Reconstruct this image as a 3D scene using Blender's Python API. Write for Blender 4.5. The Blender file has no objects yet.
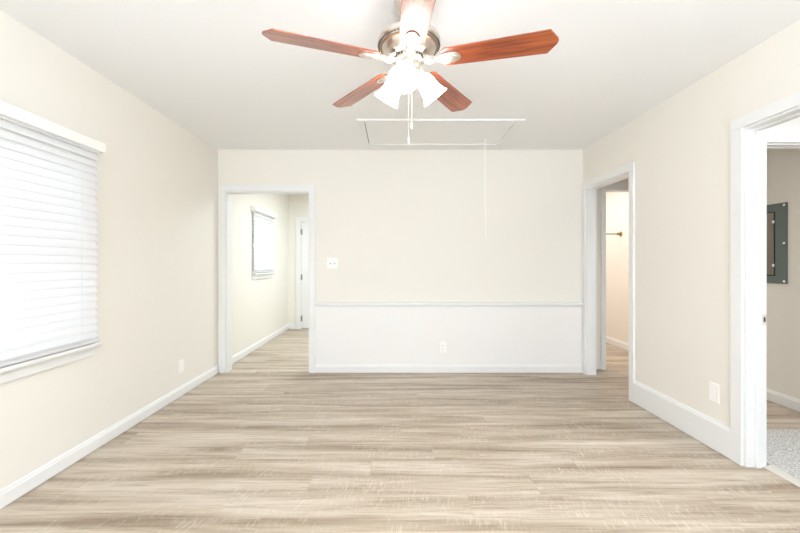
import bpy, bmesh, math, random
from mathutils import Vector, Matrix
C = bpy.context.scene.collection
sc = bpy.context.scene
R = math.radians
random.seed(4)

# ------------------------------------------------------------------ camera, world, lights, exposure
F = 378.0                                     # focal length in pixels of the 800 px frame
cam = bpy.data.cameras.new('camera'); cam_o = bpy.data.objects.new('camera', cam); C.objects.link(cam_o)
cam.sensor_width = 36; cam.lens = 36 * F / 800
cam.shift_x = 0.0075; cam.shift_y = -0.0044
cam.clip_start = 0.05
cam_o.location = (0, 0, 1.2); cam_o.rotation_euler = (R(90), 0, 0)
sc.camera = cam_o

w = bpy.data.worlds.new('World'); sc.world = w; w.use_nodes = True
bg = w.node_tree.nodes['Background']
bg.inputs[0].default_value = (0.84, 0.93, 1.0, 1); bg.inputs[1].default_value = 0.65

sc.view_settings.view_transform = 'Standard'
sc.view_settings.look = 'None'
sc.view_settings.gamma = 1
sc.view_settings.use_curve_mapping = False
sc.view_settings.exposure = 1.76
try:
    sc.cycles.use_denoising = True
    sc.cycles.max_bounces = 14; sc.cycles.diffuse_bounces = 8; sc.cycles.transparent_max_bounces = 12
    sc.cycles.sample_clamp_indirect = 6
except Exception: pass

def area(name, loc, rot, sx, sy, power, col=(1, 1, 1)):
    l = bpy.data.lights.new(name, 'AREA'); l.shape = 'RECTANGLE'; l.size = sx; l.size_y = sy
    l.energy = power; l.color = col
    o = bpy.data.objects.new(name, l); C.objects.link(o); o.location = loc; o.rotation_euler = rot
    return o
area('front_fill', (0.1, -1.75, 1.15), (R(90), 0, 0), 3.0, 2.0, 15, (0.79, 0.885, 1.0))       # added fill light, shining in through an invented opening behind the camera
area('daylight_window', (-2.35, 1.87, 1.35), (0, R(-90), 0), 1.2, 1.0, 2.2, (0.85, 0.94, 1))     # outside the window
area('daylight_hall_window', (-2.35, 5.55, 1.5), (0, R(-90), 0), 0.9, 0.8, 1.2, (0.85, 0.94, 1))
area('hall_fill', (-0.4, 5.5, 2.40), (0, 0, 0), 1.2, 1.2, 15, (0.84, 0.94, 1))  # unseen fill light added to brighten the far hall
area('ceiling_uplight_fill', (0.4, -1.0, 1.5), (R(180), 0, 0), 0.9, 0.9, 46, (0.79, 0.885, 1.0))           # unseen uplight added behind the camera to brighten the ceiling
area('closet_ceiling_lamp', (2.1, 5.3, 2.40), (0, 0, 0), 1.3, 1.3, 9.5, (1, 0.92, 0.88))
area('carpet_room_fill', (2.85, 1.7, 2.40), (0, 0, 0), 0.6, 0.6, 5.6, (0.93, 0.96, 1))  # made-up light out of view, lifts the carpeted room

# ------------------------------------------------------------------ materials
def new_mat(name):
    m = bpy.data.materials.new(name); m.use_nodes = True
    nt = m.node_tree; return m, nt, nt.nodes['Principled BSDF']
def srgb(r, g, b):
    f = lambda c: (c / 255 / 12.92) if c / 255 <= 0.04045 else ((c / 255 + 0.055) / 1.055) ** 2.4
    return (f(r), f(g), f(b), 1)
def mat(name, col, rough=0.5, metal=0.0, bump=0.0, scale=200, var=0.0, coat=0.0, emit=None, estr=0):
    m, nt, p = new_mat(name)
    p.inputs['Base Color'].default_value = srgb(*col)
    p.inputs['Roughness'].default_value = rough; p.inputs['Metallic'].default_value = metal
    p.inputs['Coat Weight'].default_value = coat
    if emit: p.inputs['Emission Color'].default_value = (*emit, 1); p.inputs['Emission Strength'].default_value = estr
    tc = nt.nodes.new('ShaderNodeTexCoord'); n = nt.nodes.new('ShaderNodeTexNoise')
    n.inputs['Scale'].default_value = scale; n.inputs['Detail'].default_value = 3
    nt.links.new(tc.outputs['Object'], n.inputs['Vector'])
    if var:
        mx = nt.nodes.new('ShaderNodeMix'); mx.data_type = 'RGBA'; mx.blend_type = 'MULTIPLY'
        mr = nt.nodes.new('ShaderNodeMapRange'); mr.inputs['To Min'].default_value = 1 - var; mr.inputs['To Max'].default_value = 1 + var
        nt.links.new(n.outputs['Fac'], mr.inputs['Value'])
        mx.inputs[0].default_value = 1; mx.inputs[6].default_value = srgb(*col)
        nt.links.new(mr.outputs['Result'], mx.inputs[7]); nt.links.new(mx.outputs[2], p.inputs['Base Color'])
    if bump:
        b = nt.nodes.new('ShaderNodeBump'); b.inputs['Strength'].default_value = bump; b.inputs['Distance'].default_value = 0.002
        nt.links.new(n.outputs['Fac'], b.inputs['Height']); nt.links.new(b.outputs['Normal'], p.inputs['Normal'])
    return m
M = {}
M['paint'] = mat('beige_wall_paint', (231, 227, 219), 0.75, bump=0.12, scale=160)
M['ceiling'] = mat('ceiling_paint', (236, 236, 236), 0.85, bump=0.35, scale=90, var=0.02)
M['trim'] = mat('white_trim_paint', (230, 230, 229), 0.38, bump=0.03, scale=60)
M['wainscot'] = mat('white_wall_paint', (234, 232, 230), 0.55, bump=0.1, scale=160)
M['plate'] = mat('white_plastic', (243, 241, 238), 0.3, bump=0.02)
M['slot'] = mat('dark_slot', (60, 58, 55), 0.6, var=0.1)
M['nickel'] = mat('brushed_nickel', (222, 214, 204), 0.28, 1.0, bump=0.05, scale=300)
M['copper'] = mat('antique_copper_band', (190, 150, 118), 0.3, 1.0, bump=0.05, scale=300)
M['vent'] = mat('vent_grey', (120, 118, 116), 0.45, 0.7, var=0.1)
M['brass'] = mat('aged_brass', (150, 128, 70), 0.35, 0.9, var=0.15)
M['steel'] = mat('steel', (170, 170, 170), 0.35, 0.9, var=0.1)
M['panelgrey'] = mat('panel_green_grey_enamel', (98, 110, 104), 0.5, 0.0, bump=0.1, scale=400, var=0.06)
M['paneldoor'] = mat('panel_door_enamel', (124, 117, 103), 0.5, 0.0, bump=0.1, scale=400, var=0.06)
M['panelgap'] = mat('panel_shadow_gap', (38, 42, 40), 0.7, var=0.1)
M['cord'] = mat('white_cord', (251, 251, 250), 0.6, bump=0.3, scale=900)
M['chain'] = mat('bead_chain', (214, 208, 196), 0.3, 0.6, bump=0.3, scale=900)
M['hinge'] = mat('hinge_metal', (150, 150, 146), 0.4, 0.7, var=0.1)
M['strip'] = mat('threshold_metal', (214, 210, 202), 0.4, 0.2, bump=0.1, scale=120)
M['bulb'] = mat('lit_bulb', (255, 250, 240), 0.4, emit=(1, 0.93, 0.82), estr=16, var=0.01)
M['shade'] = mat('lit_frosted_glass', (250, 248, 244), 0.35, emit=(1, 0.95, 0.90), estr=4.5, var=0.01)

def slat_mat():
    m, nt, p = new_mat('white_blind_slat')
    p.inputs['Base Color'].default_value = srgb(238, 238, 239); p.inputs['Roughness'].default_value = 0.4
    t = nt.nodes.new('ShaderNodeBsdfTranslucent'); t.inputs[0].default_value = srgb(250, 250, 250)
    tc = nt.nodes.new('ShaderNodeTexCoord'); n = nt.nodes.new('ShaderNodeTexNoise'); n.inputs['Scale'].default_value = 60
    b = nt.nodes.new('ShaderNodeBump'); b.inputs['Strength'].default_value = 0.03
    nt.links.new(tc.outputs['Object'], n.inputs['Vector']); nt.links.new(n.outputs['Fac'], b.inputs['Height']); nt.links.new(b.outputs['Normal'], p.inputs['Normal'])
    mx = nt.nodes.new('ShaderNodeMixShader'); mx.inputs[0].default_value = 0.2
    nt.links.new(p.outputs[0], mx.inputs[1]); nt.links.new(t.outputs[0], mx.inputs[2])
    nt.links.new(mx.outputs[0], nt.nodes['Material Output'].inputs[0])
    return m
M['slat'] = slat_mat()
def glass_mat():
    m, nt, p = new_mat('window_glass')
    t = nt.nodes.new('ShaderNodeBsdfTransparent'); g = nt.nodes.new('ShaderNodeBsdfGlossy'); g.inputs['Roughness'].default_value = 0.02
    mx = nt.nodes.new('ShaderNodeMixShader'); fr = nt.nodes.new('ShaderNodeFresnel'); fr.inputs[0].default_value = 1.45
    nt.links.new(fr.outputs[0], mx.inputs[0]); nt.links.new(t.outputs[0], mx.inputs[1]); nt.links.new(g.outputs[0], mx.inputs[2])
    nt.links.new(mx.outputs[0], nt.nodes['Material Output'].inputs[0]); nt.nodes.remove(p)
    return m
M['glass'] = glass_mat()

def ramp(nt, stops):
    r = nt.nodes.new('ShaderNodeValToRGB'); e = r.color_ramp.elements
    e[0].position, e[0].color = stops[0][0], srgb(*stops[0][1])
    e[1].position, e[1].color = stops[-1][0], srgb(*stops[-1][1])
    for p, c in stops[1:-1]:
        k = e.new(p); k.color = srgb(*c)
    return r
def mixn(nt, blend, fac):
    m = nt.nodes.new('ShaderNodeMix'); m.data_type = 'RGBA'; m.blend_type = blend
    if isinstance(fac, (int, float)): m.inputs[0].default_value = fac
    else: nt.links.new(fac, m.inputs[0])
    return m
def floor_mat():
    m, nt, p = new_mat('weathered_oak_planks'); L = nt.links.new; N = nt.nodes.new
    tc = N('ShaderNodeTexCoord')
    br = N('ShaderNodeTexBrick'); br.offset = 0.0; br.offset_frequency = 2; br.squash = 1
    br.inputs['Color1'].default_value = (0, 0, 0, 1); br.inputs['Color2'].default_value = (1, 1, 1, 1); br.inputs['Mortar'].default_value = (0.5, 0.5, 0.5, 1)
    br.inputs['Scale'].default_value = 1; br.inputs['Mortar Size'].default_value = 0.0012; br.inputs['Mortar Smooth'].default_value = 0.2
    br.inputs['Brick Width'].default_value = 1.22; br.inputs['Row Height'].default_value = 0.178
    sx_ = N('ShaderNodeSeparateXYZ'); L(tc.outputs['Object'], sx_.inputs[0])
    dv = N('ShaderNodeMath'); dv.operation = 'DIVIDE'; dv.inputs[1].default_value = 0.178; L(sx_.outputs[1], dv.inputs[0])
    fl = N('ShaderNodeMath'); fl.operation = 'FLOOR'; L(dv.outputs[0], fl.inputs[0])
    wn = N('ShaderNodeTexWhiteNoise'); wn.noise_dimensions = '1D'; L(fl.outputs[0], wn.inputs['W'])
    ma = N('ShaderNodeMath'); ma.operation = 'MULTIPLY_ADD'; ma.inputs[1].default_value = 1.22; L(wn.outputs['Value'], ma.inputs[0]); L(sx_.outputs[0], ma.inputs[2])
    cb = N('ShaderNodeCombineXYZ'); L(ma.outputs[0], cb.inputs[0]); L(sx_.outputs[1], cb.inputs[1])
    L(cb.outputs[0], br.inputs['Vector'])
    # each plank gets its own stretch of grain
    off = N('ShaderNodeVectorMath'); off.operation = 'MULTIPLY_ADD'; off.inputs[1].default_value = (37, 11, 53)
    L(br.outputs['Color'], off.inputs[0]); L(tc.outputs['Object'], off.inputs[2])
    def noise(sx, sy, detail, rough=0.55, dist=0.0, src=None, rot=0):
        mp = N('ShaderNodeMapping'); mp.inputs['Scale'].default_value = (sx, sy, 1)
        n = N('ShaderNodeTexNoise'); n.inputs['Scale'].default_value = 1; n.inputs['Detail'].default_value = detail
        n.inputs['Roughness'].default_value = rough; n.inputs['Distortion'].default_value = dist
        v = src or off.outputs[0]
        if rot:
            rt = N('ShaderNodeVectorRotate'); rt.rotation_type = 'Z_AXIS'; rt.inputs['Angle'].default_value = R(rot); L(v, rt.inputs['Vector']); v = rt.outputs[0]
        L(v, mp.inputs['Vector']); L(mp.outputs[0], n.inputs['Vector']); return n
    off2 = N('ShaderNodeVectorMath'); off2.operation = 'MULTIPLY_ADD'; off2.inputs[1].default_value = (0.5, 0.035, 0)
    L(br.outputs['Color'], off2.inputs[0]); L(tc.outputs['Object'], off2.inputs[2])
    broad = noise(0.75, 11, 3, 0.5, 0.5, off2.outputs[0])
    grain = noise(3.5, 70, 5, 0.65, 0.3)
    saw = noise(110, 17, 3, 0.65, 0.6, None, 10)
    patch = noise(4, 7, 2)
    base = ramp(nt, FLOOR_STOPS)
    L(broad.outputs['Fac'], base.inputs[0])
    tone = ramp(nt, [(0, (244, 241, 238)), (0.5, (250, 248, 245)), (1, (255, 255, 254))])
    L(br.outputs['Color'], tone.inputs[0])
    m1 = mixn(nt, 'MULTIPLY', 1.0); L(base.outputs[0], m1.inputs[6]); L(tone.outputs[0], m1.inputs[7])
    gr = ramp(nt, [(0.30, (196, 184, 170)), (0.52, (250, 248, 245)), (0.75, (255, 255, 255))]); L(grain.outputs['Fac'], gr.inputs[0])
    m2 = mixn(nt, 'MULTIPLY', 0.75); L(m1.outputs[2], m2.inputs[6]); L(gr.outputs[0], m2.inputs[7])
    # pale saw marks across the planks, in patches
    sr = N('ShaderNodeMapRange'); sr.inputs['From Min'].default_value = 0.50; sr.inputs['From Max'].default_value = 0.72; L(saw.outputs['Fac'], sr.inputs['Value'])
    pr = N('ShaderNodeMapRange'); pr.inputs['From Min'].default_value = 0.36; pr.inputs['From Max'].default_value = 0.66; pr.inputs['To Max'].default_value = 0.55; L(patch.outputs['Fac'], pr.inputs['Value'])
    mu = N('ShaderNodeMath'); mu.operation = 'MULTIPLY'; L(sr.outputs[0], mu.inputs[0]); L(pr.outputs[0], mu.inputs[1])
    m3 = mixn(nt, 'MIX', mu.outputs[0]); L(m2.outputs[2], m3.inputs[6]); m3.inputs[7].default_value = srgb(229, 221, 210)
    m4 = mixn(nt, 'MIX', br.outputs['Fac']); L(m3.outputs[2], m4.inputs[6]); m4.inputs[7].default_value = srgb(176, 160, 142)
    L(m4.outputs[2], p.inputs['Base Color'])
    p.inputs['Roughness'].default_value = 0.42
    p.inputs['Specular IOR Level'].default_value = 0.4
    b = N('ShaderNodeBump'); b.inputs['Strength'].default_value = 0.15; b.inputs['Distance'].default_value = 0.001
    L(grain.outputs['Fac'], b.inputs['Height']); L(b.outputs['Normal'], p.inputs['Normal'])
    return m
FLOOR_STOPS = [(0.27, (146, 130, 112)), (0.42, (178, 164, 147)), (0.56, (199, 188, 173)), (0.75, (219, 212, 203))]
M['floor'] = floor_mat()
def cherry_mat():
    m, nt, p = new_mat('cherry_wood_veneer'); L = nt.links.new; N = nt.nodes.new
    tc = N('ShaderNodeTexCoord'); mp = N('ShaderNodeMapping'); mp.inputs['Scale'].default_value = (2.5, 45, 10)
    n = N('ShaderNodeTexNoise'); n.inputs['Scale'].default_value = 1; n.inputs['Detail'].default_value = 5; n.inputs['Distortion'].default_value = 0.7
    L(tc.outputs['Object'], mp.inputs[0]); L(mp.outputs[0], n.inputs['Vector'])
    r = ramp(nt, [(0.3, (92, 34, 12)), (0.48, (148, 66, 27)), (0.7, (182, 94, 46))]); L(n.outputs['Fac'], r.inputs[0])
    L(r.outputs[0], p.inputs['Base Color']); p.inputs['Roughness'].default_value = 0.38; p.inputs['Coat Weight'].default_value = 1.0; p.inputs['Coat Roughness'].default_value = 0.26
    return m
M['cherry'] = cherry_mat()
def carpet_mat():
    m, nt, p = new_mat('speckled_grey_carpet'); L = nt.links.new; N = nt.nodes.new
    tc = N('ShaderNodeTexCoord'); n = N('ShaderNodeTexNoise'); n.inputs['Scale'].default_value = 95; n.inputs['Detail'].default_value = 4; n.inputs['Roughness'].default_value = 0.7
    L(tc.outputs['Object'], n.inputs['Vector'])
    r = ramp(nt, [(0.34, (140, 139, 136)), (0.5, (206, 205, 203)), (0.64, (236, 235, 233))]); L(n.outputs['Fac'], r.inputs[0])
    L(r.outputs[0], p.inputs['Base Color']); p.inputs['Roughness'].default_value = 0.95
    b = N('ShaderNodeBump'); b.inputs['Strength'].default_value = 0.8; b.inputs['Distance'].default_value = 0.006
    L(n.outputs['Fac'], b.inputs['Height']); L(b.outputs['Normal'], p.inputs['Normal'])
    return m
M['carpet'] = carpet_mat()

# ------------------------------------------------------------------ mesh helpers
def add_box(bm, x0, x1, y0, y1, z0, z1, mtx=None):
    vs = [Vector((x, y, z)) for x in (x0, x1) for y in (y0, y1) for z in (z0, z1)]
    if mtx is not None: vs = [mtx @ v for v in vs]
    v = [bm.verts.new(c) for c in vs]
    for f in ((0, 1, 3, 2), (4, 6, 7, 5), (0, 4, 5, 1), (2, 3, 7, 6), (0, 2, 6, 4), (1, 5, 7, 3)):
        bm.faces.new([v[i] for i in f])
def box_bm(*a): bm = bmesh.new(); add_box(bm, *a); return bm
def add_lathe(bm, prof, seg=32, mtx=None, caps=True):
    rings = []
    for r, z in prof:
        ring = []
        for i in range(seg):
            a = 2 * math.pi * i / seg
            v = Vector((r * math.cos(a), r * math.sin(a), z))
            ring.append(bm.verts.new(mtx @ v if mtx is not None else v))
        rings.append(ring)
    for a, b in zip(rings, rings[1:]):
        for i in range(seg):
            bm.faces.new((a[i], a[(i + 1) % seg], b[(i + 1) % seg], b[i]))
    if caps:
        bm.faces.new(rings[0][::-1]); bm.faces.new(rings[-1])
def add_tube(bm, pts, r, seg=10):
    pts = [Vector(p) for p in pts]; rings = []
    for i, p in enumerate(pts):
        d = (pts[min(i + 1, len(pts) - 1)] - pts[max(i - 1, 0)]).normalized()
        u = d.cross(Vector((0, 0, 1)) if abs(d.z) < 0.9 else Vector((1, 0, 0))).normalized(); v = d.cross(u)
        rr = r[i] if isinstance(r, (list, tuple)) else r
        rings.append([bm.verts.new(p + rr * (math.cos(2 * math.pi * k / seg) * u + math.sin(2 * math.pi * k / seg) * v)) for k in range(seg)])
    for a, b in zip(rings, rings[1:]):
        for k in range(seg): bm.faces.new((a[k], a[(k + 1) % seg], b[(k + 1) % seg], b[k]))
    bm.faces.new(rings[0][::-1]); bm.faces.new(rings[-1])
def add_prism(bm, poly, z0, z1, mtx=None):
    f = lambda x, y, z: bm.verts.new(mtx @ Vector((x, y, z)) if mtx is not None else Vector((x, y, z)))
    a = [f(x, y, z0) for x, y in poly]; b = [f(x, y, z1) for x, y in poly]; n = len(poly)
    bm.faces.new(a[::-1]); bm.faces.new(b)
    for i in range(n): bm.faces.new((a[i], a[(i + 1) % n], b[(i + 1) % n], b[i]))
def add_sphere(bm, c, r, sz=1.0, seg=16):
    bmesh.ops.create_uvsphere(bm, u_segments=seg, v_segments=seg // 2 + 2, radius=r, matrix=Matrix.Translation(c) @ Matrix.Diagonal((1, 1, sz, 1)))
def obj(name, bm, m, parent=None, bevel=0.0, smooth=False):
    bmesh.ops.recalc_face_normals(bm, faces=bm.faces[:])
    me = bpy.data.meshes.new(name); bm.to_mesh(me); bm.free()
    me.materials.append(M[m])
    if smooth:
        for p in me.polygons: p.use_smooth = True
        me.set_sharp_from_angle(angle=R(40))
    o = bpy.data.objects.new(name, me); C.objects.link(o)
    if parent: o.parent = parent
    if bevel:
        b = o.modifiers.new('edge', 'BEVEL'); b.width = bevel; b.segments = 2; b.limit_method = 'ANGLE'
    return o
def tag(o, label, cat, group=None, kind=None):
    o['label'] = label; o['category'] = cat
    if group: o['group'] = group
    if kind: o['kind'] = kind
    return o
def thing(name, label, cat, loc=(0, 0, 0), rotz=0, group=None, kind=None):
    o = bpy.data.objects.new(name, None); o.empty_display_size = 0.1; C.objects.link(o)
    o.location = loc; o.rotation_euler = (0, 0, rotz)
    return tag(o, label, cat, group, kind)
def struct(name, bm, m, label, cat, bevel=0.0):
    return tag(obj(name, bm, m, None, bevel), label, cat, None, 'structure')

def wall_bm(axis, p0, p1, u0, u1, z0, z1, holes=()):
    """solid wall between p0 and p1 on the axis across it, with rectangular holes (u0,u1,z0,z1)"""
    us = sorted({u0, u1, *[h[0] for h in holes], *[h[1] for h in holes]}); zs = sorted({z0, z1, *[h[2] for h in holes], *[h[3] for h in holes]})
    us = [u for u in us if u0 <= u <= u1]; zs = [z for z in zs if z0 <= z <= z1]
    bm = bmesh.new()
    P = lambda p, u, z: bm.verts.new((p, u, z) if axis == 'x' else (u, p, z))
    def solid(i, j):
        if not (0 <= i < len(us) - 1 and 0 <= j < len(zs) - 1): return False
        um, zm = (us[i] + us[i + 1]) / 2, (zs[j] + zs[j + 1]) / 2
        return not any(h[0] < um < h[1] and h[2] < zm < h[3] for h in holes)
    for i in range(len(us) - 1):
        for j in range(len(zs) - 1):
            if not solid(i, j): continue
            a, b, c, d = us[i], us[i + 1], zs[j], zs[j + 1]
            for p in (p0, p1): bm.faces.new([P(p, a, c), P(p, b, c), P(p, b, d), P(p, a, d)])
            for (di, dj, q) in ((-1, 0, ((a, c), (a, d))), (1, 0, ((b, c), (b, d))), (0, -1, ((a, c), (b, c))), (0, 1, ((a, d), (b, d)))):
                if not solid(i + di, j + dj):
                    (ua, za), (ub, zb) = q
                    bm.faces.new([P(p0, ua, za), P(p0, ub, zb), P(p1, ub, zb), P(p1, ua, za)])
    bmesh.ops.remove_doubles(bm, verts=bm.verts[:], dist=1e-5)
    return bm

# ------------------------------------------------------------------ room shell
XL, XR, YB, H = -1.926, 2.068, 4.135, 2.44      # left wall, right wall, back wall, ceiling
YF = -1.6                                        # wall behind the camera
T = 0.10; TB = 0.125
XO = 3.27                                        # outer wall of the rooms on the right
YH = 4.27                                        # far wall of the side hall
YLH = 6.893                                      # far wall of the left hall

struct('floor', box_bm(XL - 0.1, XO + 0.1, YF - 0.1, YLH + 0.1, -0.1, 0), 'floor', 'pale weathered oak plank floor of the empty room and halls', 'floor')
struct('ceiling', box_bm(XL - 0.1, XO + 0.1, YF - 0.1, YLH + 0.1, H, H + 0.1), 'ceiling', 'smooth white ceiling carrying the fan and attic hatch', 'ceiling')
LO = (-1.838, -0.922, 0, 1.985)                  # opening in the back wall
D1 = (3.306, 4.060, 0, 2.0)                      # opening in the right wall by the corner
D2 = (1.415, 2.232, 0, 2.0)                      # opening in the right wall nearer the camera
W1 = (1.352, 2.388, 0.70, 1.86)
W2 = (5.175, 5.90, 1.06, 1.86)
struct('wall_back', wall_bm('y', YB, YB + TB, XL, XR + T, 0, H, [LO]), 'paint', 'beige back wall above the white wainscot', 'wall')
struct('wall_left', wall_bm('x', XL - 0.12, XL, YF, YLH, 0, H, [W1, W2]), 'paint', 'beige wall with the blind covered window, running on into the far hall', 'wall')
struct('wall_right', wall_bm('x', XR, XR + T, YF, YB, 0, H, [D1, D2]), 'paint', 'beige wall with two white cased openings and tall baseboard', 'wall')
struct('wall_front', wall_bm('y', YF - 0.1, YF, XL - 0.12, XO, 0, H, [(-1.5, 1.7, 0, 2.2)]), 'paint', 'beige wall with a wide opening added behind the viewer for fill light', 'wall')  # opening invented to let the front fill into the room
struct('wall_hall_end', wall_bm('y', YLH, YLH + 0.1, XL - 0.12, 1.0, 0, H, [(-1.70, -0.88, 0, 1.955)]), 'paint', 'pale end wall of the far hall holding the hinged white door', 'wall')
struct('wall_hall_divider', wall_bm('x', 0.9, 1.0, YB + TB, YLH, 0, H), 'paint', 'wall between far hall and closet', 'wall')
struct('wall_side_hall', wall_bm('x', XO, XO + 0.1, YF, YH + 0.1, 0, H), 'paint', 'beige side hall wall on which the electrical panel is mounted', 'wall')
struct('wall_closet_front', wall_bm('y', YH, YH + 0.1, 1.0, XO, 0, H, [(2.383, 3.13, 0, 2.03)]), 'paint', 'side hall end wall around the closet opening', 'wall')
struct('wall_closet_side', wall_bm('x', 3.20, 3.30, YH + 0.1, YLH, 0, H), 'paint', 'cream closet wall carrying the hanging rod', 'wall')
struct('wall_closet_end', wall_bm('y', 6.6, 6.7, 1.0, 3.2, 0, H), 'paint', 'end wall inside the closet', 'wall')
struct('wall_carpet_room', wall_bm('y', 2.71, 2.80, XR + T, XO, 0, H, [(2.37, 3.16, 0, 2.06)]), 'ceiling', 'pale wall above the inner opening beyond the carpeted room', 'wall')
struct('floor_carpet', box_bm(2.215, XO, 0.2, 2.70, 0.0, 0.012), 'carpet', 'speckled light grey carpet past the nearer side doorway', 'carpet')

# wainscot paint, chair rail and baseboards
struct('trim_1', box_bm(-0.862, XR, YB - 0.003, YB, 0.0, 0.73), 'wainscot', 'white painted lower section of the back wall', 'wainscot')
bm = bmesh.new()
add_box(bm, -0.862, XR, YB - 0.009, YB - 0.0031, 0.720, 0.738); add_box(bm, -0.862, XR, YB - 0.034, YB - 0.0031, 0.741, 0.768)
struct('trim_2', bm, 'trim', 'white chair rail running along the back wall', 'chair rail', 0.002)
def base_poly(h, t):                                       # profile: offset from wall, height
    return [(0, 0.004), (t, 0.004), (t, h - 0.022), (t * 0.75, h - 0.018), (t * 0.6, h - 0.006), (t * 0.3, h), (0, h)]
def baseboard(name, label, axis, wall, sgn, u0, u1, h, t=0.015, m='trim'):
    bm = bmesh.new(); pts = base_poly(h, t)
    A = []; B = []
    for d, z in pts:
        q = wall + sgn * d
        A.append(bm.verts.new((q, u0, z) if axis == 'x' else (u0, q, z))); B.append(bm.verts.new((q, u1, z) if axis == 'x' else (u1, q, z)))
    n = len(pts); bm.faces.new(A); bm.faces.new(B[::-1])
    for i in range(n): bm.faces.new((A[i], A[(i + 1) % n], B[(i + 1) % n], B[i]))
    return struct(name, bm, m, label, 'baseboard')
baseboard('baseboard_back', 'white baseboard under the wainscot', 'y', YB - 0.0031, -1, -0.862, XR, 0.09)
baseboard('baseboard_left', 'white baseboard below the blind covered window', 'x', XL, 1, YF, YB, 0.091)
baseboard('baseboard_right', 'tall white baseboard between the two side openings', 'x', XR, -1, 2.304, 3.240, 0.193, 0.018)
baseboard('baseboard_right_front', 'tall white baseboard on the camera side of the nearer side opening', 'x', XR, -1, YF, 1.345, 0.193, 0.018)
baseboard('baseboard_hall', 'white baseboard on the window wall of the far hall', 'x', XL, 1, YB + TB + 0.018, YLH, 0.091)
baseboard('baseboard_hall_end', 'short white baseboard beside the hinged white door', 'y', YLH, -1, XL + 0.015, -1.797, 0.091)
baseboard('baseboard_closet', 'white baseboard inside the cream closet', 'x', 3.20, -1, YH + 0.1, 6.6, 0.10)
baseboard('baseboard_side_hall', 'white baseboard under the electrical panel', 'x', XO, -1, 2.80, YH, 0.10)
baseboard('baseboard_closet_front', 'short white baseboard in the gap beside the closet opening', 'y', YH, -1, XR + T, 2.335, 0.09)

# ------------------------------------------------------------------ cased openings
def casing_bm(axis, face, sgn, u0, u1, ztop, cw=0.068, ch=0.068, th=0.018, lo=None, hi=None):
    """flat casing board with a raised outer band around an opening; face = wall plane, sgn = direction out of the wall"""
    lo = cw if lo is None else lo; hi = cw if hi is None else hi
    bm = bmesh.new()
    def bx(a, b, c, d, t0, t1):
        p, q = sorted((face + sgn * t0, face + sgn * t1))
        add_box(bm, *((p, q, a, b) if axis == 'x' else (a, b, p, q)), c, d)
    bx(u0 - lo, u0, 0, ztop, 0, th); bx(u1, u1 + hi, 0, ztop, 0, th); bx(u0 - lo, u1 + hi, ztop, ztop + ch, 0, th)
    return bm
def opening(name, label, axis, p0, p1, u0, u1, ztop, sides, stop=True, **kw):
    d = thing(name, label, 'doorway', ((p0 + p1) / 2, (u0 + u1) / 2, 0) if axis == 'x' else ((u0 + u1) / 2, (p0 + p1) / 2, 0), kind='structure')
    off = d.location
    def put(nm, bm, bev=0.0):
        bmesh.ops.translate(bm, verts=bm.verts[:], vec=-Vector(off)); return obj(nm, bm, 'trim', d, bev)
    jt = 0.012
    bm = bmesh.new()
    def bx(a, b, c, e, q0, q1): add_box(bm, *((q0, q1, a, b) if axis == 'x' else (a, b, q0, q1)), c, e)
    bx(u0, u0 + jt, 0, ztop, p0, p1); bx(u1 - jt, u1, 0, ztop, p0, p1); bx(u0 + jt, u1 - jt, ztop - jt, ztop, p0, p1)
    put('jamb', bm)
    if stop:
        bm = bmesh.new(); s0 = p0 + (p1 - p0) * 0.42; s1 = s0 + 0.034; st = 0.011
        bx(u0 + jt, u0 + jt + st, 0, ztop - jt, s0, s1); bx(u1 - jt - st, u1 - jt, 0, ztop - jt, s0, s1); bx(u0 + jt + st, u1 - jt - st, ztop - jt - st, ztop - jt, s0, s1)
        put('door_stop', bm, 0.002)
    for face, sgn, k in sides: put('casing', casing_bm(axis, face, sgn, u0, u1, ztop, **k), 0.003)
    return d
opening('door_1', 'white cased opening in back wall leading to the far hall', 'y', YB, YB + TB, LO[0], LO[1], LO[3],
        [(YB, -1, dict(lo=0.068, hi=0.06)), (YB + TB, 1, dict(lo=0.068, hi=0.06))], stop=False)
opening('door_2', 'white cased opening beside the back corner showing the closet', 'x', XR, XR + T, D1[0], D1[1], D1[3],
        [(XR, -1, dict(lo=0.066, hi=0.066))], stop=False)
dj = opening('door_3', 'white cased opening with a strike plate onto grey carpet', 'x', XR, XR + T + 0.02, D2[0], D2[1], D2[3],
        [(XR, -1, dict(lo=0.07, hi=0.075, ch=0.066))])
opening('door_4', 'narrow white cased closet opening across the side hall', 'y', YH, YH + 0.1, 2.383, 3.13, 2.03,
        [(YH, -1, dict(lo=0.048, hi=0.048, ch=0.085))], stop=False)
opening('door_5', 'white cased opening between the carpeted room and side hall', 'y', 2.71, 2.80, 2.37, 3.16, 2.06,
        [(2.71, -1, dict(ch=0.065))])
# strike plate on the jamb of the carpeted room's opening
bm = bmesh.new(); add_box(bm, -0.014, 0.014, -0.002, 0, -0.03, 0.03)
sp = obj('strike_plate', bm, 'strip', dj, 0.001); sp.location = (0.0455, D2[1] - 0.012 - dj.location.y, 0.868); sp['label'] = 'small pale strike plate with a dark latch hole'
obj('latch_hole', box_bm(-0.005, 0.006, -0.0028, -0.0015, -0.014, 0.014), 'slot', sp)
# threshold between wood and carpet
bm = bmesh.new(); add_prism(bm, [(2.170, 0), (2.222, 0), (2.222, 0.013), (2.212, 0.016), (2.180, 0.008), (2.170, 0.002)], 0, 1, Matrix(((1, 0, 0, 0), (0, 0, D2[1] - D2[0] - 0.024, D2[0] + 0.012), (0, 1, 0, 0), (0, 0, 0, 1))))
tag(obj('threshold_strip', bm, 'strip'), 'pale threshold strip where wood floor meets the grey carpet', 'threshold', kind='structure')

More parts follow.
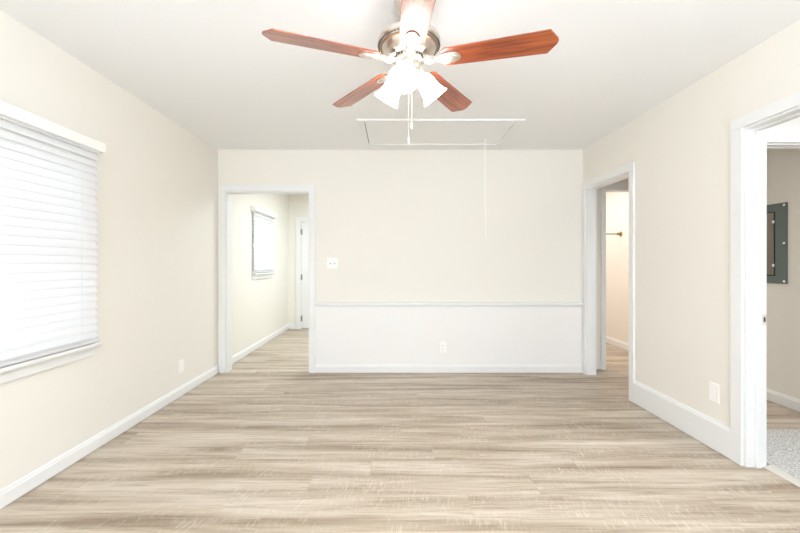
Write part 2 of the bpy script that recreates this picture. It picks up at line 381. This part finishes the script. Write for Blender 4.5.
# ------------------------------------------------------------------ hinged white door at the end of the far hall
d = thing('door_6', 'closed white door with three hinges at the hall end', 'door', (-1.29, YLH + 0.03, 0), kind='structure')
def loc(bm, o): bmesh.ops.translate(bm, verts=bm.verts[:], vec=-Vector(o.location)); return bm
bm = bmesh.new(); add_box(bm, -1.690, -0.892, YLH + 0.005, YLH + 0.04, 0.012, 1.945); obj('slab', loc(bm, d), 'trim', d)
bm = bmesh.new()
for (a, b, c, e) in ((-1.57, -1.34, 0.25, 0.85), (-1.24, -1.01, 0.25, 0.85), (-1.57, -1.34, 1.0, 1.55), (-1.24, -1.01, 1.0, 1.55), (-1.57, -1.34, 1.66, 1.84), (-1.24, -1.01, 1.66, 1.84)):
    add_box(bm, a, b, YLH + 0.001, YLH + 0.006, c, e)
obj('raised_panels', loc(bm, d), 'trim', d, 0.004)
bm = bmesh.new(); add_box(bm, -1.70, -1.6925, YLH - 0.0, YLH + 0.05, 0, 1.955); add_box(bm, -0.89, -0.88, YLH, YLH + 0.05, 0, 1.955); add_box(bm, -1.70, -0.88, YLH, YLH + 0.05, 1.948, 1.955); add_box(bm, -1.69, -0.89, YLH + 0.041, YLH + 0.06, 0, 1.948)
obj('jamb', loc(bm, d), 'trim', d)
obj('casing', loc(casing_bm('y', YLH, -1, -1.70, -0.88, 1.955, cw=0.085, ch=0.085), d), 'trim', d, 0.003)
for z in (1.766, 0.94, 0.19):
    bm = bmesh.new(); add_tube(bm, [(-1.692, YLH - 0.006, z - 0.05), (-1.692, YLH - 0.006, z + 0.05)], 0.009)
    add_box(bm, -1.692, -1.672, YLH - 0.001, YLH + 0.004, z - 0.05, z + 0.05)
    obj('hinge', loc(bm, d), 'hinge', d)
bm = bmesh.new(); add_sphere(bm, (-0.955, YLH - 0.05, 0.93), 0.028); add_tube(bm, [(-0.955, YLH + 0.004, 0.93), (-0.955, YLH - 0.05, 0.93)], 0.012)
obj('knob', loc(bm, d), 'steel', d, smooth=True)

# ------------------------------------------------------------------ windows and blinds
def window(name, label, W, sill_z, ext):
    y0, y1, z0, z1 = W
    d = thing(name, label, 'window', (XL, (y0 + y1) / 2, z0), kind='structure')
    bm = bmesh.new(); f = 0.045; xa, xb = XL - 0.10, XL - 0.055
    add_box(bm, xa, xb, y0, y0 + f, z0, z1); add_box(bm, xa, xb, y1 - f, y1, z0, z1)
    add_box(bm, xa, xb, y0 + f, y1 - f, z0, z0 + f); add_box(bm, xa, xb, y0 + f, y1 - f, z1 - f, z1)
    zm = (z0 + z1) / 2; add_box(bm, xa, xb, y0 + f, y1 - f, zm - 0.02, zm + 0.02)
    obj('window_frame', loc(bm, d), 'trim', d, 0.002)
    for a, b in ((z0 + f, zm - 0.02), (zm + 0.02, z1 - f)):
        bm = bmesh.new(); add_box(bm, XL - 0.082, XL - 0.078, y0 + f, y1 - f, a, b); obj('pane', loc(bm, d), 'glass', d)
    bm = bmesh.new(); add_box(bm, XL - 0.055, XL, y0, y1, z0 - 0.022, z0); add_box(bm, XL + 0.0005, XL + 0.055, y0 - ext, y1 + ext, z0 - 0.022, z0)
    obj('window_sill', loc(bm, d), 'trim', d, 0.004)
    bm = bmesh.new(); add_box(bm, XL + 0.0005, XL + 0.018, y0 - ext + 0.02, y1 + ext - 0.02, z0 - 0.085, z0 - 0.0225)
    obj('apron', loc(bm, d), 'trim', d, 0.003)
    return d
W1 = (W1[0], W1[1], 0.697, W1[3])
window('window_1', 'window behind the large lowered white blind', W1, 0.697, 0.04)
window('window_2', 'small window of the far hall behind its lowered blind', W2, 1.06, 0.06)

def blind(name, label, y0, y1, zb, zt, ov, ztop, wand=None, off=0.034):
    d = thing(name, label, 'blind', (XL + 0.04, (y0 + y1) / 2, zb))
    xc = XL + off
    pitch = 0.0468; tilt = R(70); hw = 0.0265
    bm = bmesh.new(); n = int((zt - zb - 0.035) / pitch)
    for i in range(n):
        z = zt - 0.03 - i * pitch
        if z - 0.02 < zb + 0.03: break
        nseg = 6; th = 0.0028; top = []; bot = []
        for k in range(nseg + 1):
            s = -1 + 2 * k / nseg; u = s * hw; crown = 0.0035 * (1 - s * s)
            # room edge of every slat hangs low, window edge high
            px = xc - u * math.cos(tilt) + crown * math.sin(tilt); pz = z + u * math.sin(tilt) + crown * math.cos(tilt)
            top.append((px + th / 2 * math.sin(tilt), pz + th / 2 * math.cos(tilt))); bot.append((px - th / 2 * math.sin(tilt), pz - th / 2 * math.cos(tilt)))
        poly = top + bot[::-1]
        A = [bm.verts.new((x, y0, zz)) for x, zz in poly]; B = [bm.verts.new((x, y1, zz)) for x, zz in poly]; m = len(poly)
        bm.faces.new(A); bm.faces.new(B[::-1])
        for k in range(m): bm.faces.new((A[k], A[(k + 1) % m], B[(k + 1) % m], B[k]))
    obj('slats', loc(bm, d), 'slat', d)
    bm = bmesh.new(); add_box(bm, xc - 0.024, xc + 0.024, y0, y1, zb + 0.003, zb + 0.022); obj('bottom_rail', loc(bm, d), 'slat', d, 0.004)
    bm = bmesh.new()
    for k in range(2): add_box(bm, xc - 0.025, xc + 0.025, y0, y1, zb + 0.0245 + k * 0.0055, zb + 0.0275 + k * 0.0055)
    obj('stacked_slats', loc(bm, d), 'slat', d)
    bm = bmesh.new(); add_box(bm, xc - 0.03, xc + 0.022, y0 + 0.002, y1 - 0.002, zt - 0.012, zt + 0.04); obj('head_rail', loc(bm, d), 'slat', d)
    bm = bmesh.new(); x1 = XL + 0.072
    add_box(bm, x1 - 0.01, x1, y0 - ov, y1 + ov, zt, ztop); add_box(bm, XL + 0.001, x1 - 0.01, y1 + ov - 0.01, y1 + ov, zt, ztop); add_box(bm, XL + 0.001, x1 - 0.01, y0 - ov, y0 - ov + 0.01, zt, ztop)
    obj('valance', loc(bm, d), 'plate', d, 0.003)
    bm = bmesh.new()
    for yy in (y0 + 0.14, y1 - 0.14):
        bm = bmesh.new(); add_tube(bm, [(xc + 0.0265, yy, zb + 0.02), (xc + 0.0265, yy, zt)], 0.0009, 6)
        obj('ladder_cord', loc(bm, d), 'cord', d)
    if wand:
        bm = bmesh.new(); add_tube(bm, [(xc + 0.036, wand[0], zt - 0.005), (xc + 0.038, wand[0], wand[1])], 0.0045, 8)
        obj('tilt_wand', loc(bm, d), 'vent' if wand[2] else 'cord', d)
    return d
blind('window_blind', 'wide white slatted blind lowered over the near left window', 1.34, 2.400, 0.700, 1.905, 0.035, 1.967)
blind('window_blind', 'small white slatted blind with tilt wand in the far hall', 5.12, 5.95, 1.064, 1.905, 0.05, 1.967, (5.36, 1.27, 0), 0.022)

# ------------------------------------------------------------------ attic hatch
hx0, hx1, hy0, hy1 = -0.322, 1.128, 3.246, 3.975
d = thing('attic_hatch', 'white framed pull-down attic hatch in the ceiling with hanging cord', 'attic hatch', ((hx0 + hx1) / 2, (hy0 + hy1) / 2, H))
bm = bmesh.new(); fw = 0.062; z0 = H - 0.018
add_box(bm, hx0, hx1, hy0, hy0 + 0.03, z0, H); add_box(bm, hx0, hx1, hy1 - fw, hy1, z0, H)
add_box(bm, hx0, hx0 + fw, hy0 + 0.03, hy1 - fw, z0, H); add_box(bm, hx1 - fw, hx1, hy0 + 0.03, hy1 - fw, z0, H)
obj('frame', loc(bm, d), 'trim', d, 0.003)
bm = bmesh.new(); add_box(bm, hx0 + fw + 0.006, hx1 - fw - 0.004, hy0 + 0.034, hy1 - fw - 0.004, H - 0.008, H); obj('panel', loc(bm, d), 'ceiling', d)
obj('shadow_gap', loc(box_bm(hx0 + fw, hx0 + fw + 0.006, hy0 + 0.034, hy1 - fw - 0.004, H - 0.004, H), d), 'slot', d)
bm = bmesh.new(); add_tube(bm, [(0.900, 3.738, H - 0.008), (0.901, 3.738, 1.9), (0.9045, 3.738, 1.455)], 0.0032, 6)
pc = obj('pull_cord', loc(bm, d), 'cord', d)
bm = bmesh.new(); add_lathe(bm, [(0.003, 0.02), (0.008, 0.012), (0.010, 0), (0.006, -0.012), (0.002, -0.016)], 12, Matrix.Translation((0.9045, 3.738, 1.445)))
obj('cord_knob', loc(bm, d), 'plate', pc, smooth=True)

# ------------------------------------------------------------------ ceiling fan
FX, FY = 0.0707, 1.80
fan = thing('ceiling_fan', 'five-blade ceiling fan with cherry blades and three lit glass shades', 'ceiling fan', (FX, FY, H))
bm = bmesh.new(); add_lathe(bm, [(0.070, 0), (0.070, -0.012), (0.062, -0.03), (0.045, -0.05), (0.024, -0.062), (0.016, -0.066)], 40); obj('canopy', bm, 'nickel', fan, smooth=True)
bm = bmesh.new(); add_lathe(bm, [(0.012, -0.06), (0.012, -0.13)], 20); obj('downrod', bm, 'nickel', fan, smooth=True)
bm = bmesh.new()
add_lathe(bm, [(0.02, -0.120), (0.045, -0.130), (0.085, -0.140), (0.120, -0.155), (0.138, -0.170), (0.146, -0.178), (0.149, -0.186), (0.149, -0.196), (0.146, -0.200),
               (0.132, -0.214), (0.128, -0.222), (0.122, -0.234), (0.104, -0.252), (0.090, -0.258), (0.074, -0.262), (0.05, -0.264)], 56)
mo = obj('motor_housing', bm, 'nickel', fan, smooth=True)
bm = bmesh.new()
for i in range(52):
    a = 2 * math.pi * i / 52
    m4 = Matrix.Rotation(a, 4, 'Z') @ Matrix.Translation((0.1405, 0, -0.2075)) @ Matrix.Rotation(R(45), 4, 'Y')
    add_box(bm, -0.0095, 0.0095, -0.0040, 0.0040, -0.0012, 0.0022, m4)
    m4 = Matrix.Rotation(a, 4, 'Z') @ Matrix.Translation((0.1405, 0, -0.2075)) @ Matrix.Rotation(R(-45), 4, 'Y')
obj('vent_slots', bm, 'slot', mo)
bm = bmesh.new(); add_lathe(bm, [(0.1335, -0.213), (0.1345, -0.217), (0.1325, -0.222), (0.1295, -0.223), (0.127, -0.222)], 56, caps=False); obj('copper_band', bm, 'copper', mo, smooth=True)

pitch = R(12); TH0 = R(-15.66)
def blade_bm():
    bm = bmesh.new()
    r0, r1 = 0.155, 0.662
    poly = [(r0, -0.040), (r0 + 0.018, -0.055), (r1 - 0.040, -0.068), (r1 - 0.004, -0.016), (r1, 0.0), (r1 - 0.004, 0.016), (r1 - 0.040, 0.068), (r0 + 0.018, 0.055), (r0, 0.040)]
    add_prism(bm, poly, -0.003, 0.003, Matrix.Rotation(-pitch, 4, 'X'))     # clockwise side rides high
    return bm
def iron_bm():
    bm = bmesh.new(); P = Matrix.Rotation(-pitch, 4, 'X')
    ov = [(0.190 + 0.056 * math.cos(2 * math.pi * k / 28), (0.033 + 0.003 * math.cos(2 * math.pi * k / 28)) * math.sin(2 * math.pi * k / 28)) for k in range(28)]
    add_prism(bm, ov, -0.0095, -0.0032, P)
    iv = [(0.194 + 0.036 * math.cos(2 * math.pi * k / 24), 0.018 * math.sin(2 * math.pi * k / 24)) for k in range(24)]
    add_prism(bm, iv, -0.0135, -0.0090, P)
    add_prism(bm, [(0.055, -0.010), (0.10, -0.012), (0.145, -0.016), (0.145, 0.016), (0.10, 0.012), (0.055, 0.010)], -0.006, 0.004)
    return bm
def medal_bm():
    bm = bmesh.new(); mt = Matrix.Translation((0.098, 0, 0))
    add_lathe(bm, [(0.026, 0.004), (0.027, -0.004), (0.022, -0.010), (0.017, -0.008), (0.010, -0.011), (0.003, -0.013)], 26, mt)
    return bm
bd = bl = None
for k in range(5):
    a = TH0 + R(72) * k
    if bl is None:
        bl = obj('blade', blade_bm(), 'cherry', fan, 0.0015); bl.location = (0, 0, -0.284)
        ir = obj('blade_iron', iron_bm(), 'nickel', bl, 0.0015); ir['label'] = 'brushed nickel blade iron with an oval plate'
        md = obj('medallion', medal_bm(), 'nickel', bl, smooth=True); md['label'] = 'round nickel medallion'
        bl.rotation_euler = (0, 0, a)
    else:
        c = bl.copy(); C.objects.link(c); c.parent = fan; c.rotation_euler = (0, 0, a)
        for ch in (ir, md):
            e = ch.copy(); C.objects.link(e); e.parent = c
bm = bmesh.new(); add_lathe(bm, [(0.068, -0.262), (0.068, -0.274), (0.060, -0.282), (0.046, -0.286), (0.044, -0.300), (0.048, -0.306), (0.048, -0.326), (0.040, -0.340), (0.022, -0.350), (0.010, -0.356), (0.004, -0.362)], 40)
obj('switch_housing', bm, 'nickel', fan, smooth=True)
bm = bmesh.new()
for i in range(24):
    aa = 2 * math.pi * i / 24; add_box(bm, 0.0665, 0.0692, -0.005, 0.005, -0.0725 - 0.2, -0.0645 - 0.2, Matrix.Rotation(aa, 4, 'Z'))
obj('collar_slots', bm, 'slot', fan)
for az in (R(-101), R(20), R(141)):
    tl = R(40)
    ax = Vector((math.cos(az) * math.sin(tl), math.sin(az) * math.sin(tl), -math.cos(tl)))      # mouth direction
    neck = Vector((math.cos(az) * 0.066, math.sin(az) * 0.066, -0.341))
    rot = Vector((0, 0, 1)).rotation_difference(ax).to_matrix().to_4x4(); mtx = Matrix.Translation(neck) @ rot
    bm = bmesh.new()
    outp = [(0.024, 0.0), (0.033, 0.006), (0.040, 0.022), (0.044, 0.045), (0.047, 0.070), (0.052, 0.092), (0.060, 0.110), (0.066, 0.119)]
    inn = [(r - 0.003, z) for r, z in outp[::-1]]
    add_lathe(bm, outp + inn, 36, mtx, caps=False)
    sh = obj('glass_shade', bm, 'shade', fan, smooth=True); sh['label'] = 'lit frosted bell shaped glass shade'
    bm = bmesh.new(); add_lathe(bm, [(0.008, 0.002), (0.012, 0.02), (0.022, 0.045), (0.026, 0.065), (0.020, 0.085), (0.006, 0.093)], 20, mtx); obj('bulb', bm, 'bulb', sh, smooth=True)
    bm = bmesh.new(); add_lathe(bm, [(0.012, -0.022), (0.022, -0.018), (0.026, -0.004), (0.027, 0.006), (0.022, 0.007)], 24, mtx)
    e0 = Vector((math.cos(az) * 0.034, math.sin(az) * 0.034, -0.316)); e1 = neck - ax * 0.018
    add_tube(bm, [e0, (e0 + e1) / 2 + Vector((0, 0, 0.004)), e1], 0.010)
    obj('shade_holder', bm, 'nickel', sh, smooth=True)
def chain(x, y, ztop, zend):
    bm = bmesh.new(); z = ztop
    add_tube(bm, [(x, y, ztop), (x, y, zend + 0.03)], 0.0011, 6)
    while z > zend + 0.03: add_sphere(bm, (x, y, z), 0.0021, 1, 6); z -= 0.006
    c = obj('pull_chain', bm, 'chain', fan, smooth=True)
    bm = bmesh.new(); add_lathe(bm, [(0.0015, 0.032), (0.003, 0.026), (0.0034, 0.010), (0.0028, 0.003), (0.0015, 0.0)], 12, Matrix.Translation((x, y, zend))); obj('chain_pendant', bm, 'cord', c, smooth=True)
chain(-0.0015, -0.002, -0.340, 1.767 - H)
chain(0.0135, -0.002, -0.345, 1.838 - H)

# ------------------------------------------------------------------ switches, outlets, plates (built facing -Y, then turned)
def plate(name, label, cat, loc_, rz, wd, ht, kind, group=None):
    t = thing(name, label, cat, loc_, rz, group)
    obj('faceplate', box_bm(-wd / 2, wd / 2, -0.006, 0, -ht / 2, ht / 2), 'plate', t, 0.002)
    if kind == 'switch':
        for x in (-0.023, 0.023):
            obj('toggle_slot', box_bm(x - 0.006, x + 0.006, -0.0068, -0.0055, -0.013, 0.013), 'vent', t)
            bm = bmesh.new(); add_box(bm, x - 0.004, x + 0.004, -0.018, -0.006, -0.002, 0.012); obj('toggle', bm, 'plate', t, 0.001)
    if kind == 'outlet':
        for z in (-0.020, 0.020):
            bm = bmesh.new(); pl = [(0.017 * math.cos(2 * math.pi * k / 24), max(-0.0135, min(0.0135, 0.017 * math.sin(2 * math.pi * k / 24)))) for k in range(24)]
            add_prism(bm, pl, 0.0055, 0.0085, Matrix(((1, 0, 0, 0), (0, 0, -1, 0), (0, 1, 0, z), (0, 0, 0, 1)))); rc = obj('receptacle', bm, 'plate', t)
            bm = bmesh.new()
            for x in (-0.0065, 0.0065): add_box(bm, x - 0.0014, x + 0.0014, -0.0090, -0.0080, z - 0.001, z + 0.008)
            add_box(bm, -0.0025, 0.0025, -0.0090, -0.0080, z - 0.010, z - 0.005)
            obj('slots', bm, 'slot', rc)
    if kind == 'rocker':
        bm = bmesh.new(); add_box(bm, -0.017, 0.017, -0.010, -0.006, -0.034, 0.034); obj('insert', bm, 'plate', t, 0.002)
    for z in {'switch': (-0.03, 0.03), 'outlet': (0.0,), 'blank': (-0.042, 0.042), 'rocker': (-0.048, 0.048)}[kind]:
        for x in ((-0.023, 0.023) if kind == 'switch' else (0,)):
            bm = bmesh.new(); add_lathe(bm, [(0.003, 0.0055), (0.003, 0.0070), (0.0015, 0.0075)], 10, Matrix.Translation((x, 0, z)) @ Matrix.Rotation(R(90), 4, 'X')); obj('screw', bm, 'plate', t)
    return t
plate('light_switch', 'white double light switch on beige wall beside the hall opening', 'light switch', (-0.672, YB, 1.2), 0, 0.115, 0.115, 'switch')
plate('electrical_outlet', 'white duplex outlet low on the white wainscot', 'outlet', (0.532, YB - 0.003, 0.278), 0, 0.070, 0.118, 'outlet')
plate('electrical_outlet', 'white outlet plate low on the blind window wall above the baseboard', 'outlet', (XL, 3.42, 0.268), R(90), 0.075, 0.122, 'rocker')
plate('wall_plate', 'blank white cover plate above the tall baseboard', 'wall plate', (XR, 2.438, 0.366), R(-90), 0.073, 0.121, 'blank')
plate('light_switch', 'small pale switch plate beside the far hall blind', 'light switch', (XL, 6.20, 1.08), R(90), 0.07, 0.115, 'rocker')

# ------------------------------------------------------------------ electrical panel in the side hall (faces -X)
d = thing('breaker_box', 'green grey electrical breaker box set in the side hall wall', 'breaker box', (XO, 3.325, 1.366))
def pb(y0, y1, z0, z1, t0, t1): bm = bmesh.new(); add_box(bm, XO - t1, XO - t0, y0, y1, z0, z1); return loc(bm, d)
obj('cover', pb(3.137, 3.515, 1.026, 1.706, 0, 0.014), 'panelgrey', d, 0.003)
obj('door_gap', pb(3.228, 3.462, 1.088, 1.640, 0.014, 0.0148), 'panelgap', d)
dr = obj('panel_door', pb(3.238, 3.456, 1.098, 1.632, 0.0148, 0.020), 'paneldoor', d, 0.002); dr['label'] = 'brownish grey hinged panel door'
for y, z in ((3.241, 1.552), (3.241, 1.18)):
    obj('door_clip', pb(y - 0.012, y + 0.006, z - 0.012, z + 0.012, 0.020, 0.024), 'plate', dr, 0.001)
for y, z in ((3.155, 1.685), (3.155, 1.366), (3.155, 1.047), (3.497, 1.685), (3.497, 1.366), (3.497, 1.047)):
    bm = bmesh.new(); add_lathe(bm, [(0.009, 0.0135), (0.009, 0.017), (0.004, 0.019)], 14, Matrix.Translation((XO, y, z)) @ Matrix.Rotation(R(-90), 4, 'Y'))
    obj('screw', loc(bm, d), 'plate', d)

# ------------------------------------------------------------------ closet rod
d = thing('closet_rod', 'slim brass closet rod with end flange on the cream wall', 'closet rod', (3.20, 5.33, 1.61))
bm = bmesh.new(); add_tube(bm, [(1.0, 5.33, 1.61), (3.195, 5.33, 1.61)], 0.011, 14); obj('rod', loc(bm, d), 'steel', d, smooth=True)
bm = bmesh.new(); add_lathe(bm, [(0.034, 0), (0.034, 0.006), (0.02, 0.012), (0.017, 0.055), (0.012, 0.055)], 22, Matrix.Translation((3.20, 5.33, 1.61)) @ Matrix.Rotation(R(-90), 4, 'Y'))
fl = obj('flange', loc(bm, d), 'brass', d, smooth=True); fl['label'] = 'dark brass rod flange'
